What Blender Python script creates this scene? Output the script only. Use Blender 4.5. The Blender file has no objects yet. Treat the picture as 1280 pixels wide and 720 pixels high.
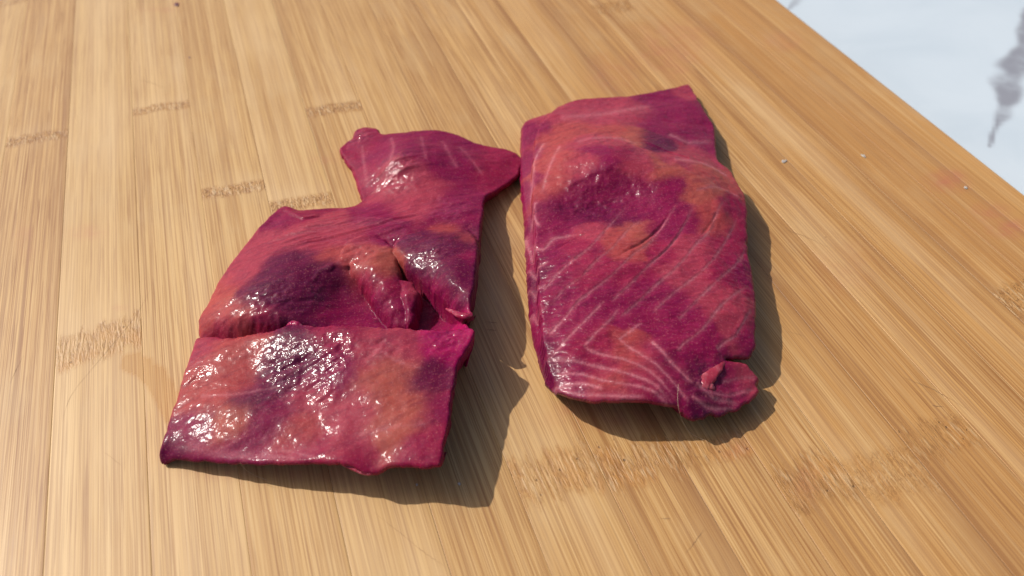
import bpy, math
import numpy as np
from mathutils import Matrix, Vector

# ------------------------------------------------------------------ camera, sky, sun, exposure
sc = bpy.context.scene
COL = sc.collection
FPX, CAM_H = 950.0, 0.200                 # focal length in 1280-px units, camera height over the board
PITCH = math.atan(1020 / FPX)             # looking down
YAW = math.radians(20.0)                  # planks run along world Y
HD = np.array([math.sin(YAW), math.cos(YAW), 0.0])
RT = np.array([math.cos(YAW), -math.sin(YAW), 0.0])
FW = HD * math.cos(PITCH) + np.array([0, 0, -math.sin(PITCH)])
UP = HD * math.sin(PITCH) + np.array([0, 0, math.cos(PITCH)])
CAM = np.array([0.0, 0.0, CAM_H])

cam = bpy.data.cameras.new('camera')
cam_o = bpy.data.objects.new('camera', cam)
COL.objects.link(cam_o)
m = Matrix.Identity(4)
for i in range(3):
    m[i][0], m[i][1], m[i][2], m[i][3] = RT[i], UP[i], -FW[i], CAM[i]
cam_o.matrix_world = m
cam.sensor_fit = 'HORIZONTAL'
cam.sensor_width = 36.0
cam.lens = 36.0 * FPX / 1280.0
cam.clip_start, cam.clip_end = 0.005, 50
cam.dof.use_dof = True
cam.dof.focus_distance = 0.250
cam.dof.aperture_fstop = 11.0
sc.camera = cam_o

SUN_EL = math.radians(46)
SHADOW_AZ = math.radians(-40)             # the way shadows fall, from world +X
sun_dir = np.array([-math.cos(SHADOW_AZ) * math.cos(SUN_EL), -math.sin(SHADOW_AZ) * math.cos(SUN_EL), math.sin(SUN_EL)])
world = bpy.data.worlds.new('World')
sc.world = world
world.use_nodes = True
wn = world.node_tree.nodes
sky = wn.new('ShaderNodeTexSky')
sky.sky_type = 'NISHITA'
sky.sun_disc = False
sky.sun_elevation = SUN_EL
sky.sun_rotation = math.atan2(sun_dir[0], sun_dir[1])
sky.air_density = 1.0
sky.dust_density = 4.0
world.node_tree.links.new(sky.outputs[0], wn['Background'].inputs[0])
wn['Background'].inputs[1].default_value = 0.105
sun = bpy.data.lights.new('sun', 'SUN')
sun.energy = 4.1
sun.angle = math.radians(0.9)
sun.color = (1.0, 0.95, 0.87)
sun_o = bpy.data.objects.new('sun', sun)
COL.objects.link(sun_o)
sun_o.rotation_euler = Vector(sun_dir).to_track_quat('Z', 'Y').to_euler()
sun_o.location = Vector(sun_dir) * 2

sc.view_settings.view_transform = 'Standard'
sc.view_settings.look = 'None'
sc.view_settings.gamma = 1.0
sc.view_settings.exposure = 0.0
sc.render.engine = 'CYCLES'
sc.cycles.use_denoising = True
sc.cycles.max_bounces = 8

# ------------------------------------------------------------------ helpers
rng = np.random.default_rng(7)

def unproject(p, z):
    """photo point (1280x720) -> world point on the level z"""
    p = np.atleast_2d(np.asarray(p, float))
    z = np.broadcast_to(np.asarray(z, float), (len(p),))
    d = FW * FPX + RT * (p[:, :1] - 640) + UP * (360 - p[:, 1:2])
    t = (z - CAM_H) / d[:, 2]
    return CAM + d * t[:, None]

def hash2(ix, iy, seed):
    h = (ix.astype(np.int64) * 374761393 + iy.astype(np.int64) * 668265263 + seed * 982451653) & 0xffffffff
    h = ((h ^ (h >> 13)) * 1274126177) & 0xffffffff
    h = h ^ (h >> 16)
    return (h & 0xffffff) / float(0xffffff)

def vnoise(x, y, seed=0):
    ix, iy = np.floor(x), np.floor(y)
    fx, fy = x - ix, y - iy
    fx = fx * fx * fx * (fx * (fx * 6 - 15) + 10)
    fy = fy * fy * fy * (fy * (fy * 6 - 15) + 10)
    a, b = hash2(ix, iy, seed), hash2(ix + 1, iy, seed)
    c, d = hash2(ix, iy + 1, seed), hash2(ix + 1, iy + 1, seed)
    return (a + (b - a) * fx + (c - a) * fy + (a - b - c + d) * fx * fy) * 2 - 1

def fbm(x, y, seed=0, octaves=4, gain=0.5):
    s, a, t = 0, 1, 0
    for o in range(octaves):
        s = s + a * vnoise(x * 2 ** o + 17.3 * o, y * 2 ** o - 9.1 * o, seed + o)
        t += a
        a *= gain
    return s / t

def sstep(e0, e1, x):
    t = np.clip((x - e0) / (e1 - e0), 0, 1)
    return t * t * (3 - 2 * t)

def poly_dist(P, A, B):
    """distance from points P to segments A-B: nearest distance, segment index, parameter, signed side"""
    n = len(P)
    D, I, T, S = np.empty(n), np.empty(n, int), np.empty(n), np.empty(n)
    AB = B - A
    L2 = np.maximum((AB ** 2).sum(1), 1e-18)
    for s in range(0, n, 4000):
        p = P[s:s + 4000]
        ap = p[:, None, :] - A[None]
        t = np.clip((ap * AB[None]).sum(2) / L2, 0, 1)
        d2 = ((ap - AB[None] * t[:, :, None]) ** 2).sum(2)
        k = d2.argmin(1)
        r = np.arange(len(p))
        D[s:s + 4000] = np.sqrt(d2[r, k]); I[s:s + 4000] = k; T[s:s + 4000] = t[r, k]
        a = ap[r, k]
        S[s:s + 4000] = np.sign(AB[k, 0] * a[:, 1] - AB[k, 1] * a[:, 0])
    return D, I, T, S

def inside(P, V):
    res = np.zeros(len(P), bool)
    W = np.roll(V, -1, 0)
    for (x0, y0), (x1, y1) in zip(V, W):
        if y0 == y1:
            continue
        c = (P[:, 1] < y0) != (P[:, 1] < y1)
        res ^= c & (P[:, 0] < (x1 - x0) * (P[:, 1] - y0) / (y1 - y0) + x0)
    return res

def catmull(P, n, closed):
    P = np.asarray(P, float)
    N = len(P)
    out = []
    for i in range(N if closed else N - 1):
        if closed:
            p0, p1, p2, p3 = P[(i - 1) % N], P[i], P[(i + 1) % N], P[(i + 2) % N]
        else:
            p0, p1, p2, p3 = P[max(i - 1, 0)], P[i], P[i + 1], P[min(i + 2, N - 1)]
        t = np.linspace(0, 1, n, endpoint=False)[:, None]
        m1, m2 = 0.4 * (p2 - p0), 0.4 * (p3 - p1)
        out.append((2 * t**3 - 3 * t**2 + 1) * p1 + (t**3 - 2 * t**2 + t) * m1 + (-2 * t**3 + 3 * t**2) * p2 + (t**3 - t**2) * m2)
    if not closed:
        out.append(P[-1:])
    return np.vstack(out)

class TPS:
    def __init__(s, X, v, reg=1e-4):
        s.c = X.mean(0); s.k = 1 / 0.03
        s.X = (X - s.c) * s.k
        n = len(X)
        K = s.phi(s.X, s.X) + reg * np.eye(n)
        Pm = np.hstack([np.ones((n, 1)), s.X])
        A = np.zeros((n + 3, n + 3)); A[:n, :n] = K; A[:n, n:] = Pm; A[n:, :n] = Pm.T
        s.w = np.linalg.solve(A, np.concatenate([v, np.zeros(3)]))
    def phi(s, a, b):
        r2 = ((a[:, None] - b[None]) ** 2).sum(2)
        return 0.5 * r2 * np.log(np.maximum(r2, 1e-12))
    def __call__(s, P):
        P = (P - s.c) * s.k
        out = np.empty(len(P)); n = len(s.X)
        for i in range(0, len(P), 20000):
            q = P[i:i + 20000]
            out[i:i + 20000] = s.phi(q, s.X) @ s.w[:n] + s.w[n] + q @ s.w[n + 1:]
        return out

def mesh_obj(name, verts, faces, mat, parent=None, smooth=True, attrs=None, colors=None):
    me = bpy.data.meshes.new(name)
    verts = np.asarray(verts, np.float32)
    if isinstance(faces, np.ndarray):
        nf, k = faces.shape
        me.vertices.add(len(verts)); me.loops.add(nf * k); me.polygons.add(nf)
        me.vertices.foreach_set('co', verts.ravel())
        me.loops.foreach_set('vertex_index', faces.astype(np.int32).ravel())
        me.polygons.foreach_set('loop_start', np.arange(0, nf * k, k, dtype=np.int32))
        me.polygons.foreach_set('loop_total', np.full(nf, k, np.int32))
        me.update(calc_edges=True)
    else:
        me.from_pydata(verts.tolist(), [], faces)
        me.update()
    if smooth:
        me.polygons.foreach_set('use_smooth', np.ones(len(me.polygons), bool))
    for an, av in (attrs or {}).items():
        a = me.attributes.new(an, 'FLOAT', 'POINT')
        a.data.foreach_set('value', np.asarray(av, np.float32))
    for an, av in (colors or {}).items():
        a = me.attributes.new(an, 'FLOAT_COLOR', 'POINT')
        c = np.ones((len(verts), 4), np.float32); c[:, :3] = av
        a.data.foreach_set('color', c.ravel())
    me.materials.append(mat)
    o = bpy.data.objects.new(name, me)
    COL.objects.link(o)
    if parent:
        o.parent = parent
    return o

class NT:
    """small node-building helper"""
    def __init__(s, name):
        s.m = bpy.data.materials.new(name); s.m.use_nodes = True
        s.t = s.m.node_tree; s.b = s.t.nodes['Principled BSDF']
    def n(s, typ, **kw):
        nd = s.t.nodes.new(typ)
        for k, v in kw.items():
            if hasattr(nd, k):
                setattr(nd, k, v)
            else:
                nd.inputs[k].default_value = v
        return nd
    def put(s, sock, v):
        if hasattr(v, 'links') or hasattr(v, 'is_output'):
            s.t.links.new(v, sock)
        else:
            sock.default_value = v
    def attr(s, name, kind='GEOMETRY', out='Fac'):
        a = s.n('ShaderNodeAttribute', attribute_name=name); a.attribute_type = kind
        return a.outputs[out]
    def math(s, op, a, b=0.0, c=0.0, clamp=False):
        nd = s.n('ShaderNodeMath', operation=op); nd.use_clamp = clamp
        for i, v in enumerate((a, b, c)):
            s.put(nd.inputs[i], v)
        return nd.outputs[0]
    def mix(s, fac, a, b, mode='MIX'):
        nd = s.n('ShaderNodeMix', data_type='RGBA', blend_type=mode)
        s.put(nd.inputs[0], fac)
        for i, v in ((6, a), (7, b)):
            s.put(nd.inputs[i], v if hasattr(v, 'is_output') else (*v[:3], 1))
        return nd.outputs[2]
    def noise(s, vec, scale, detail=3, rough=0.55, dist=0.0):
        nd = s.n('ShaderNodeTexNoise'); s.put(nd.inputs['Vector'], vec)
        nd.inputs['Scale'].default_value = scale; nd.inputs['Detail'].default_value = detail
        nd.inputs['Roughness'].default_value = rough; nd.inputs['Distortion'].default_value = dist
        return nd.outputs[0]
    def ramp(s, v, lo, hi, a=0.0, b=1.0):
        nd = s.n('ShaderNodeMapRange'); nd.interpolation_type = 'SMOOTHSTEP'
        s.put(nd.inputs[0], v)
        for i, q in enumerate((lo, hi, a, b)):
            nd.inputs[1 + i].default_value = q
        return nd.outputs[0]
    def scaled(s, vec, xyz):
        nd = s.n('ShaderNodeVectorMath', operation='MULTIPLY'); s.put(nd.inputs[0], vec); nd.inputs[1].default_value = xyz
        return nd.outputs[0]
    def bump(s, h, strength, dist, normal=None):
        nd = s.n('ShaderNodeBump'); s.put(nd.inputs['Height'], h)
        s.put(nd.inputs['Strength'], strength); nd.inputs['Distance'].default_value = dist
        if normal is not None:
            s.put(nd.inputs['Normal'], normal)
        return nd.outputs[0]

# ------------------------------------------------------------------ materials
def bamboo_material():
    k = NT('bamboo')
    geo = k.n('ShaderNodeNewGeometry').outputs['Position']
    rnd = k.n('ShaderNodeObjectInfo').outputs['Random']
    off = k.n('ShaderNodeCombineXYZ'); k.put(off.inputs[2], k.math('MULTIPLY', rnd, 37.0)); k.put(off.inputs[1], k.math('MULTIPLY', rnd, 3.0))
    vec = k.n('ShaderNodeVectorMath', operation='ADD'); k.put(vec.inputs[0], geo); k.put(vec.inputs[1], off.outputs[0])
    vec = vec.outputs[0]
    tone = k.attr('tone'); node = k.attr('node'); stain = k.attr('stain'); wet = k.attr('wet'); warm = k.attr('warm'); fib = k.attr('fibre')
    # a little waviness so the fibres are not ruler-straight
    broad = k.noise(k.scaled(vec, (230, 3.5, 1)), 1, 3, 0.6)
    lin = k.noise(k.scaled(vec, (2500, 4.0, 1)), 1, 2, 0.6)
    grain = k.noise(k.scaled(vec, (1350, 8.0, 1)), 1, 3, 0.65)
    fine = k.noise(k.scaled(vec, (2300, 26, 1)), 1, 2, 0.6)
    dash = k.noise(k.scaled(vec, (2700, 30, 1)), 1, 2, 0.5)
    blot = k.noise(k.scaled(vec, (38, 22, 1)), 1, 4, 0.6)
    c = k.mix(warm, (0.52, 0.325, 0.130), (0.435, 0.208, 0.055))
    c = k.mix(k.ramp(broad, 0.42, 0.72), c, k.mix(0.4, c, (0.38, 0.205, 0.075)))
    c = k.mix(k.math('MULTIPLY', k.ramp(broad, 0.48, 0.22), 0.35), c, (0.62, 0.43, 0.21))
    c = k.mix(k.math('MULTIPLY', k.ramp(lin, 0.53, 0.60), k.math('MULTIPLY_ADD', fib, 0.62, 0.0)), c, (0.27, 0.115, 0.030))
    c = k.mix(k.math('MULTIPLY', k.ramp(lin, 0.46, 0.36), 0.28), c, (0.66, 0.46, 0.225))
    c = k.mix(k.math('MULTIPLY', k.ramp(grain, 0.50, 0.64), k.math('MULTIPLY_ADD', fib, 0.45, 0.16)), c, (0.25, 0.115, 0.045))
    c = k.mix(k.math('MULTIPLY', k.ramp(grain, 0.47, 0.30), 0.25), c, (0.66, 0.46, 0.225))
    c = k.mix(k.math('MULTIPLY', k.ramp(dash, 0.56, 0.64), k.math('MULTIPLY_ADD', fib, 0.72, 0.03)), c, (0.24, 0.098, 0.026))
    c = k.mix(k.math('MULTIPLY', k.ramp(fine, 0.52, 0.66), 0.30), c, (0.26, 0.125, 0.05))
    c = k.mix(k.math('MULTIPLY', k.ramp(blot, 0.50, 0.72), 0.22), c, (0.50, 0.35, 0.185))
    # low-frequency tone of each strip (negative = darker)
    dark = k.math('MULTIPLY', k.math('MULTIPLY', tone, -1.0), 1.0, clamp=True)
    c = k.mix(dark, c, (0.24, 0.105, 0.038))
    c = k.mix(k.math('MULTIPLY', tone, 1.0, clamp=True), c, (0.66, 0.47, 0.27))
    # growth nodes: crumpled fibre ends, pores and pale dashes
    crs = k.noise(k.scaled(vec, (820, 560, 1)), 1, 2, 0.55, 1.1)
    crl = k.noise(k.scaled(vec, (1050, 170, 1)), 1, 3, 0.6, 0.5)
    pm = k.n('ShaderNodeMix', data_type='FLOAT'); k.put(pm.inputs[0], k.math('MULTIPLY', k.attr('pore'), 1.6, clamp=True)); k.put(pm.inputs[2], crs); k.put(pm.inputs[3], crl)
    crum = pm.outputs[0]
    nd_pale = k.noise(k.scaled(vec, (1250, 150, 1)), 1, 2, 0.5)
    c = k.mix(k.math('MULTIPLY', node, 0.65), c, (0.36, 0.175, 0.05))
    ora = k.math('MULTIPLY', k.attr('pore'), k.ramp(k.noise(k.scaled(vec, (110, 70, 1)), 1, 3), 0.48, 0.66))
    c = k.mix(k.math('MULTIPLY', ora, 0.7), c, (0.43, 0.19, 0.045))
    c = k.mix(k.math('MULTIPLY', node, k.ramp(crum, 0.49, 0.60, 0, 0.75)), c, (0.21, 0.09, 0.026))
    c = k.mix(k.math('MULTIPLY', node, k.ramp(nd_pale, 0.52, 0.68, 0, 0.45)), c, (0.66, 0.48, 0.27))
    vor = k.n('ShaderNodeTexVoronoi'); vor.feature = 'F1'; k.put(vor.inputs['Vector'], k.scaled(vec, (360, 300, 0.0))); vor.inputs['Scale'].default_value = 1
    sepc = k.n('ShaderNodeSeparateColor'); k.put(sepc.inputs[0], vor.outputs['Color'])
    pore = k.math('MULTIPLY', k.ramp(vor.outputs['Distance'], 0.16, 0.09), k.ramp(sepc.outputs[0], 0.55, 0.60))
    pore = k.math('MULTIPLY', pore, k.math('MULTIPLY', k.attr('pore'), 0.92))
    c = k.mix(pore, c, (0.05, 0.022, 0.010))
    # beetroot juice stains, a reddish tint around the fish bases, and a wet smear
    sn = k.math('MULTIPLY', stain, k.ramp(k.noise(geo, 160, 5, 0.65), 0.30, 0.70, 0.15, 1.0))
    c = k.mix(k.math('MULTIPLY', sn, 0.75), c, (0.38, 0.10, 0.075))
    c = k.mix(k.math('MULTIPLY', wet, 0.3), c, (0.42, 0.20, 0.075))
    # sparse dark flecks
    v2 = k.n('ShaderNodeTexVoronoi'); v2.feature = 'F1'; k.put(v2.inputs['Vector'], k.scaled(geo, (75, 75, 0.0))); v2.inputs['Scale'].default_value = 1
    sp2 = k.n('ShaderNodeSeparateColor'); k.put(sp2.inputs[0], v2.outputs['Color'])
    fleck = k.math('MULTIPLY', k.ramp(v2.outputs['Distance'], 0.045, 0.02), k.ramp(sp2.outputs[1], 0.80, 0.84))
    c = k.mix(k.math('MULTIPLY', fleck, 0.6), c, (0.16, 0.075, 0.035))
    k.put(k.b.inputs['Base Color'], c)
    r = k.math('MULTIPLY_ADD', grain, 0.18, 0.40)
    r = k.math('MULTIPLY_ADD', wet, -0.25, r)
    k.put(k.b.inputs['Roughness'], r)
    k.b.inputs['Specular IOR Level'].default_value = 0.42
    h = k.math('MULTIPLY_ADD', fine, 0.25, k.math('MULTIPLY', grain, -0.35))
    nrm = k.bump(h, 0.30, 0.00022)
    hn = k.math('ADD', k.math('MULTIPLY', crum, -1.0), k.math('MULTIPLY_ADD', nd_pale, 0.6, k.math('MULTIPLY', pore, -1.2)))
    nrm = k.bump(hn, k.math('MULTIPLY', node, 0.8), 0.0008, nrm)
    k.put(k.b.inputs['Normal'], nrm)
    return k.m

def counter_material():
    k = NT('white_marble_laminate')
    geo = k.n('ShaderNodeNewGeometry').outputs['Position']
    vein = k.attr('vein')
    cl = k.noise(geo, 14, 5, 0.6, 0.6)
    c = k.mix(k.ramp(cl, 0.35, 0.75), (0.53, 0.595, 0.645), (0.48, 0.55, 0.605))
    fade = k.ramp(k.noise(geo, 60, 3, 0.5), 0.25, 0.6, 0.5, 1.0)
    c = k.mix(k.math('MULTIPLY', vein, fade), c, (0.22, 0.22, 0.25))
    k.put(k.b.inputs['Base Color'], c)
    k.b.inputs['Roughness'].default_value = 0.35
    return k.m

def salmon_material(name, gloss_bump, rough_lo, rough_hi, sparkle):
    k = NT(name)
    co = k.n('ShaderNodeTexCoord').outputs['Object']
    col = k.attr('colour', out='Color'); wet = k.attr('wet'); fat = k.attr('fat')
    n1 = k.noise(co, 420, 4, 0.6); n2 = k.noise(co, 1500, 3, 0.6, 0.4); n3 = k.noise(co, 3400, 2, 0.6)
    # grain of the muscle fibres
    c = k.mix(k.ramp(n1, 0.35, 0.72, 0, 0.35), col, k.mix(0.55, col, (0.07, 0.003, 0.014)))
    c = k.mix(k.ramp(n2, 0.52, 0.75, 0, 0.28), c, k.mix(0.5, col, (0.78, 0.30, 0.28)))
    c = k.mix(k.math('MULTIPLY', fat, k.ramp(n2, 0.25, 0.6, 0.35, 1.0)), c, (0.60, 0.24, 0.27))
    k.put(k.b.inputs['Base Color'], c)
    k.b.inputs['Subsurface Weight'].default_value = 0.5
    k.b.inputs['Subsurface Radius'].default_value = (1.0, 0.25, 0.25)
    k.b.inputs['Subsurface Scale'].default_value = 0.0013
    k.b.inputs['IOR'].default_value = 1.38
    k.b.inputs['Roughness'].default_value = 0.5
    k.b.inputs['Specular IOR Level'].default_value = 0.12
    r = k.n('ShaderNodeMapRange'); k.put(r.inputs[0], wet); r.inputs[3].default_value = rough_hi; r.inputs[4].default_value = rough_lo
    k.put(k.b.inputs['Coat Weight'], k.math('MULTIPLY_ADD', wet, 0.85, 0.08, clamp=True))
    k.put(k.b.inputs['Coat Roughness'], r.outputs[0])
    k.b.inputs['Coat IOR'].default_value = 1.42
    nb = k.bump(n1, gloss_bump * 0.5, 0.0006)
    k.put(k.b.inputs['Normal'], nb)
    n4 = k.noise(co, 520, 2, 0.45, 0.8)
    nrm = k.bump(n4, k.math('MULTIPLY_ADD', wet, gloss_bump, gloss_bump * 0.22), 0.0008)
    nrm = k.bump(n2, sparkle, 0.00016, nrm)
    k.put(k.b.inputs['Coat Normal'], nrm)
    return k.m

def plain(name, col, rough=0.5, **kw):
    k = NT(name)
    co = k.n('ShaderNodeTexCoord').outputs['Object']
    k.put(k.b.inputs['Base Color'], k.mix(k.ramp(k.noise(co, 900, 3), 0.3, 0.7, 0, 0.5), col, tuple(v * 0.75 for v in col)))
    k.b.inputs['Roughness'].default_value = rough
    for a, v in kw.items():
        k.b.inputs[a.replace('_', ' ')].default_value = v
    return k.m

M_BAMBOO = bamboo_material()
M_COUNTER = counter_material()
M_SALMON_WET = salmon_material('wet_cured_salmon', 0.60, 0.10, 0.15, 0.10)
M_SALMON = salmon_material('cured_salmon', 0.60, 0.09, 0.13, 0.55)
M_SALT = plain('salt', (0.44, 0.40, 0.36), 0.3, Subsurface_Weight=0.3, Subsurface_Scale=0.0005)
M_MARK = plain('knife_mark', (0.27, 0.145, 0.068), 0.7)
M_SPECK = plain('beet_speck', (0.10, 0.012, 0.022), 0.4)
M_HAIR = plain('fibre_thread', (0.55, 0.40, 0.26), 0.4)

# ------------------------------------------------------------------ the counter
BOARD_T = 0.018
def build_counter():
    z = -BOARD_T
    xs = np.unique(np.concatenate([np.linspace(-0.7, 0.22, 12), np.arange(0.22, 0.52, 0.002), np.linspace(0.52, 1.2, 10)]))
    ys = np.unique(np.concatenate([np.linspace(-0.5, 0.1, 8), np.arange(0.1, 0.50, 0.002), np.linspace(0.50, 1.4, 12)]))
    X, Y = np.meshgrid(xs, ys)
    P = np.stack([X.ravel(), Y.ravel()], 1)
    vein = np.zeros(len(P))
    for pts, w, a in (([(1238, 183), (1242, 165), (1250, 148), (1258, 128), (1262, 108), (1270, 88), (1276, 64), (1290, 20), (1310, -40)], [0.6, 1.6, 3.2, 4.5, 6.5, 8.0, 5.0, 4.0, 5.0], 0.9),
                      ([(985, 12), (992, 4), (1004, -8), (1030, -40)], [0.8, 3.0, 5, 5], 0.55),
                      ([(1300, 330), (1330, 250), (1400, 180)], [2, 4, 3], 0.6)):
        W = unproject(pts, z)[:, :2]
        D, I, T, S = poly_dist(P, W[:-1], W[1:])
        w = np.asarray(w) * 1e-3
        ww = w[I] + (w[I + 1] - w[I]) * T
        wob = fbm(P[:, 0] * 70, P[:, 1] * 70, 5, 2)
        vein = np.maximum(vein, a * sstep(1.05, 0.35, D / ww * 0.75 + wob * 0.5))
    V = np.c_[P, np.full(len(P), z)]
    nx, ny = len(xs), len(ys)
    i = (np.arange(ny - 1)[:, None] * nx + np.arange(nx - 1)[None]).ravel()
    F = np.stack([i, i + 1, i + 1 + nx, i + nx], 1)
    o = mesh_obj('countertop', V, F, M_COUNTER, attrs={'vein': vein})
    o['kind'] = 'structure'
build_counter()

# ------------------------------------------------------------------ the bamboo board, strip by strip
EDGES = [-0.190, -0.165, -0.140, -0.1146, -0.0892, -0.0620, -0.0370, -0.0120, 0.0128, 0.0380, 0.0632, 0.0868, 0.1090,
         0.1308, 0.1535, 0.1765, 0.1995, 0.2240, 0.2420, 0.2597, 0.2765]
TONE = [0, 0, .05, -.03, .14, .05, 0, .16, -.02, .04, -.06, .03, -.04, .08, -.10, .02, .04, -.10, -.16, -.05]
WARM = [.1, .1, .15, .3, .05, .1, .15, .1, .22, .28, .4, .45, .55, .68, .75, .7, .75, .92, 1.0, .8]
FIB = [.7, .7, .7, .95, .55, .7, .6, .45, .7, .6, .9, .85, .75, .5, .8, .9, .6, .45, .3, .3]
# darker seam gradient on the left / right side of a strip
SEAM_L = {8: .42, 10: .12, 11: .15, 14: .75, 17: .45, 4: .12, 6: .12}
SEAM_R = {3: .25, 9: .60, 10: .60, 11: .45, 13: .65, 16: .35, 7: .22, 18: .40, 12: .40, 4: .2, 15: .25}
NODES = [  # photo end points, half length along the strip (mm), strength, pores
    ((8, 178), (86, 166), 3.8, .9, 0), ((165, 139), (236, 129), 3.2, .85, 0), ((255, 243), (332, 230), 3.6, 1.0, 0),
    ((338, 259), (424, 246), 3.8, .95, 0), ((381, 141), (454, 130), 4.2, 1.0, 0), ((80, 441), (178, 408), 7.5, .62, .8),
    ((640, 605), (745, 578), 7.5, .60, .8), ((745, 588), (836, 570), 7.0, .72, 1.0), ((836, 572), (925, 553), 5.0, .62, .9),
    ((985, 610), (1070, 582), 8.0, .70, .9), ((1075, 603), (1165, 575), 8.0, .55, .5), ((1130, 560), (1215, 535), 6.0, .66, .8),
    ((1238, 386), (1290, 368), 7.0, .95, .3), ((736, 13), (792, 5), 6.0, .7, 0), ((-10, 6), (26, -1), 5, .6, 0)]
STAINS_TINTS = [(110, 290, 26, 12, .30), (30, 300, 14, 30, .2), (150, 385, 16, 5, .25), (840, 60, 60, 45, .38), (770, 90, 40, 30, .25),
          (1185, 225, 30, 16, .65), (1265, 285, 34, 14, .6), (1240, 265, 30, 16, .55), (221, 6, 7, 4, .5), (200, 12, 26, 4, .25),
          (980, 50, 30, 16, .3), (455, 195, 40, 14, .16), (400, 200, 14, 5, .3), (480, 225, 30, 18, .15), (915, 560, 30, 22, .35), (1010, 600, 20, 30, .2), (1060, 330, 50, 40, .15), (770, 515, 85, 28, .5), (380, 592, 170, 12, .3), (580, 470, 30, 60, .2)]  # final entries redden the strips around the fish bases
Y0, Y1 = -0.050, 0.560
board = bpy.data.objects.new('cutting_board', None)
board.location = (0.043, 0.255, -BOARD_T)
COL.objects.link(board)
board['label'] = 'pale bamboo cutting board made of glued strips lying on the white counter'
board['category'] = 'cutting board'
inv = -np.array(board.location)

def build_plank(i):
    x0, x1 = EDGES[i], EDGES[i + 1]
    g = 0.00001
    xs = np.concatenate([[x0 + g, x0 + g + .00022], np.arange(x0 + .0008, x1 - .0008, 0.0008), [x1 - g - .00022, x1 - g]])
    ys = np.concatenate([[Y0, Y0 + .0006], np.arange(Y0 + .002, Y1 - .002, 0.0012), [Y1 - .0006, Y1]])
    nx, ny = len(xs), len(ys)
    X, Y = np.meshgrid(xs, ys)
    x, y = X.ravel(), Y.ravel()
    P = np.stack([x, y], 1)
    z = np.zeros(len(x)) - 0.00002 * (i % 3)
    z += 0.00002 * fbm(x * 60, y * 10, i, 2) - 0.00002
    ed = np.minimum(np.minimum(x - x0 - g, x1 - g - x), np.minimum(y - Y0, Y1 - y))
    z[ed < 1e-6] -= 0.00003
    u = (x - x0) / (x1 - x0)
    tone = TONE[i] + 0.20 * fbm(x * 200, y * 5, 30 + i, 3) + 0.15 * fbm(x * 30, y * 18, 60 + i, 3)
    wob = 0.10 * fbm(x * 20, y * 12, 90 + i, 2)
    vary = 0.72 + 0.5 * fbm(y * 9, y * 0 + i, 12, 2)
    if i in SEAM_L:
        tone -= SEAM_L[i] * vary * np.clip(1 - (u + wob) / 0.30, 0, 1) ** 1.3
    if i in SEAM_R:
        tone -= SEAM_R[i] * vary * np.clip(1 - (1 - u + wob) / 0.34, 0, 1) ** 1.3
    tone -= 0.02 * np.exp(-np.minimum(x - x0, x1 - x) / 0.0006)
    node = np.zeros(len(x)); pore = np.zeros(len(x))
    xc = 0.5 * (x0 + x1)
    for a, b, hl, st, po in NODES:
        A, B = unproject([a, b], 0)[:, :2]
        if not (A[0] - 0.004 < xc < B[0] + 0.004):
            continue
        yl = A[1] + (B[1] - A[1]) * (x - A[0]) / (B[0] - A[0])
        yl = yl + 0.0012 * fbm(x * 250, x * 0 + 3, 7, 2)
        d = (y - yl) / (hl * 1e-3)
        m = sstep(1.2, 0.7, np.abs(d) + (0.25 + 0.5 * po) * fbm(x * 700, y * 120, 8, 2)) * st
        node = np.maximum(node, m)
        pore = np.maximum(pore, m * po)
        # a paler zone on one side, a darker lip on the other
        tone += 0.14 * st * sstep(4.5, 1.0, d) * sstep(0.6, 1.2, d) - 0.20 * st * np.exp(-((d + 0.75) / 0.35) ** 2)
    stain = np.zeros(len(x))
    for px, py, rx, ry, s in STAINS_TINTS:
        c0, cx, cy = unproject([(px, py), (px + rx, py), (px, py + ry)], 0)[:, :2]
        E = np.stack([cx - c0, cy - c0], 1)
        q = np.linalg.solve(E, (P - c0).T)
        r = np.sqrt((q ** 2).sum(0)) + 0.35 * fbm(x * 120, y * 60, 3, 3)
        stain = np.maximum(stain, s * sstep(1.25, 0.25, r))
    W = unproject([(163, 455), (180, 462), (196, 476), (208, 500), (218, 520)], 0)[:, :2]
    D, I, T, S = poly_dist(P, W[:-1], W[1:])
    wet = sstep(0.0055, 0.0035, D + 0.0014 * fbm(x * 300, y * 300, 4, 2)) * sstep(0.0, 0.0012, D * S + .004) * (u * 0 + 1)
    V = np.c_[P, z]
    k = np.arange(ny - 1)[:, None] * nx + np.arange(nx - 1)[None]
    k = k.ravel()
    F = np.stack([k, k + 1, k + 1 + nx, k + nx], 1)
    # side walls and underside
    ring = np.concatenate([np.arange(nx), nx * np.arange(1, ny) + nx - 1, (ny - 1) * nx + np.arange(nx - 2, -1, -1), nx * np.arange(ny - 2, 0, -1)])
    low = V[ring].copy(); low[:, 2] = -BOARD_T + 0.0001
    n0 = len(V); R = len(ring)
    j = np.arange(R); jn = (j + 1) % R
    F2 = np.stack([ring[j], n0 + j, n0 + jn, ring[jn]], 1)
    cor = [0, nx - 1, nx - 1 + ny - 1, 2 * (nx - 1) + ny - 1]
    F3 = np.array([[n0 + cor[3], n0 + cor[2], n0 + cor[1], n0 + cor[0]]])
    V = np.vstack([V, low]) + inv
    pad = lambda a: np.concatenate([a, np.zeros(R)])
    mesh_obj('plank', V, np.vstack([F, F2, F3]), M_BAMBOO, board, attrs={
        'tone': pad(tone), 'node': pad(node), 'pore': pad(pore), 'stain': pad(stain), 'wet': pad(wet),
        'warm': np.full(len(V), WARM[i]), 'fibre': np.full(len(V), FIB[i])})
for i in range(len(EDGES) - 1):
    build_plank(i)

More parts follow.
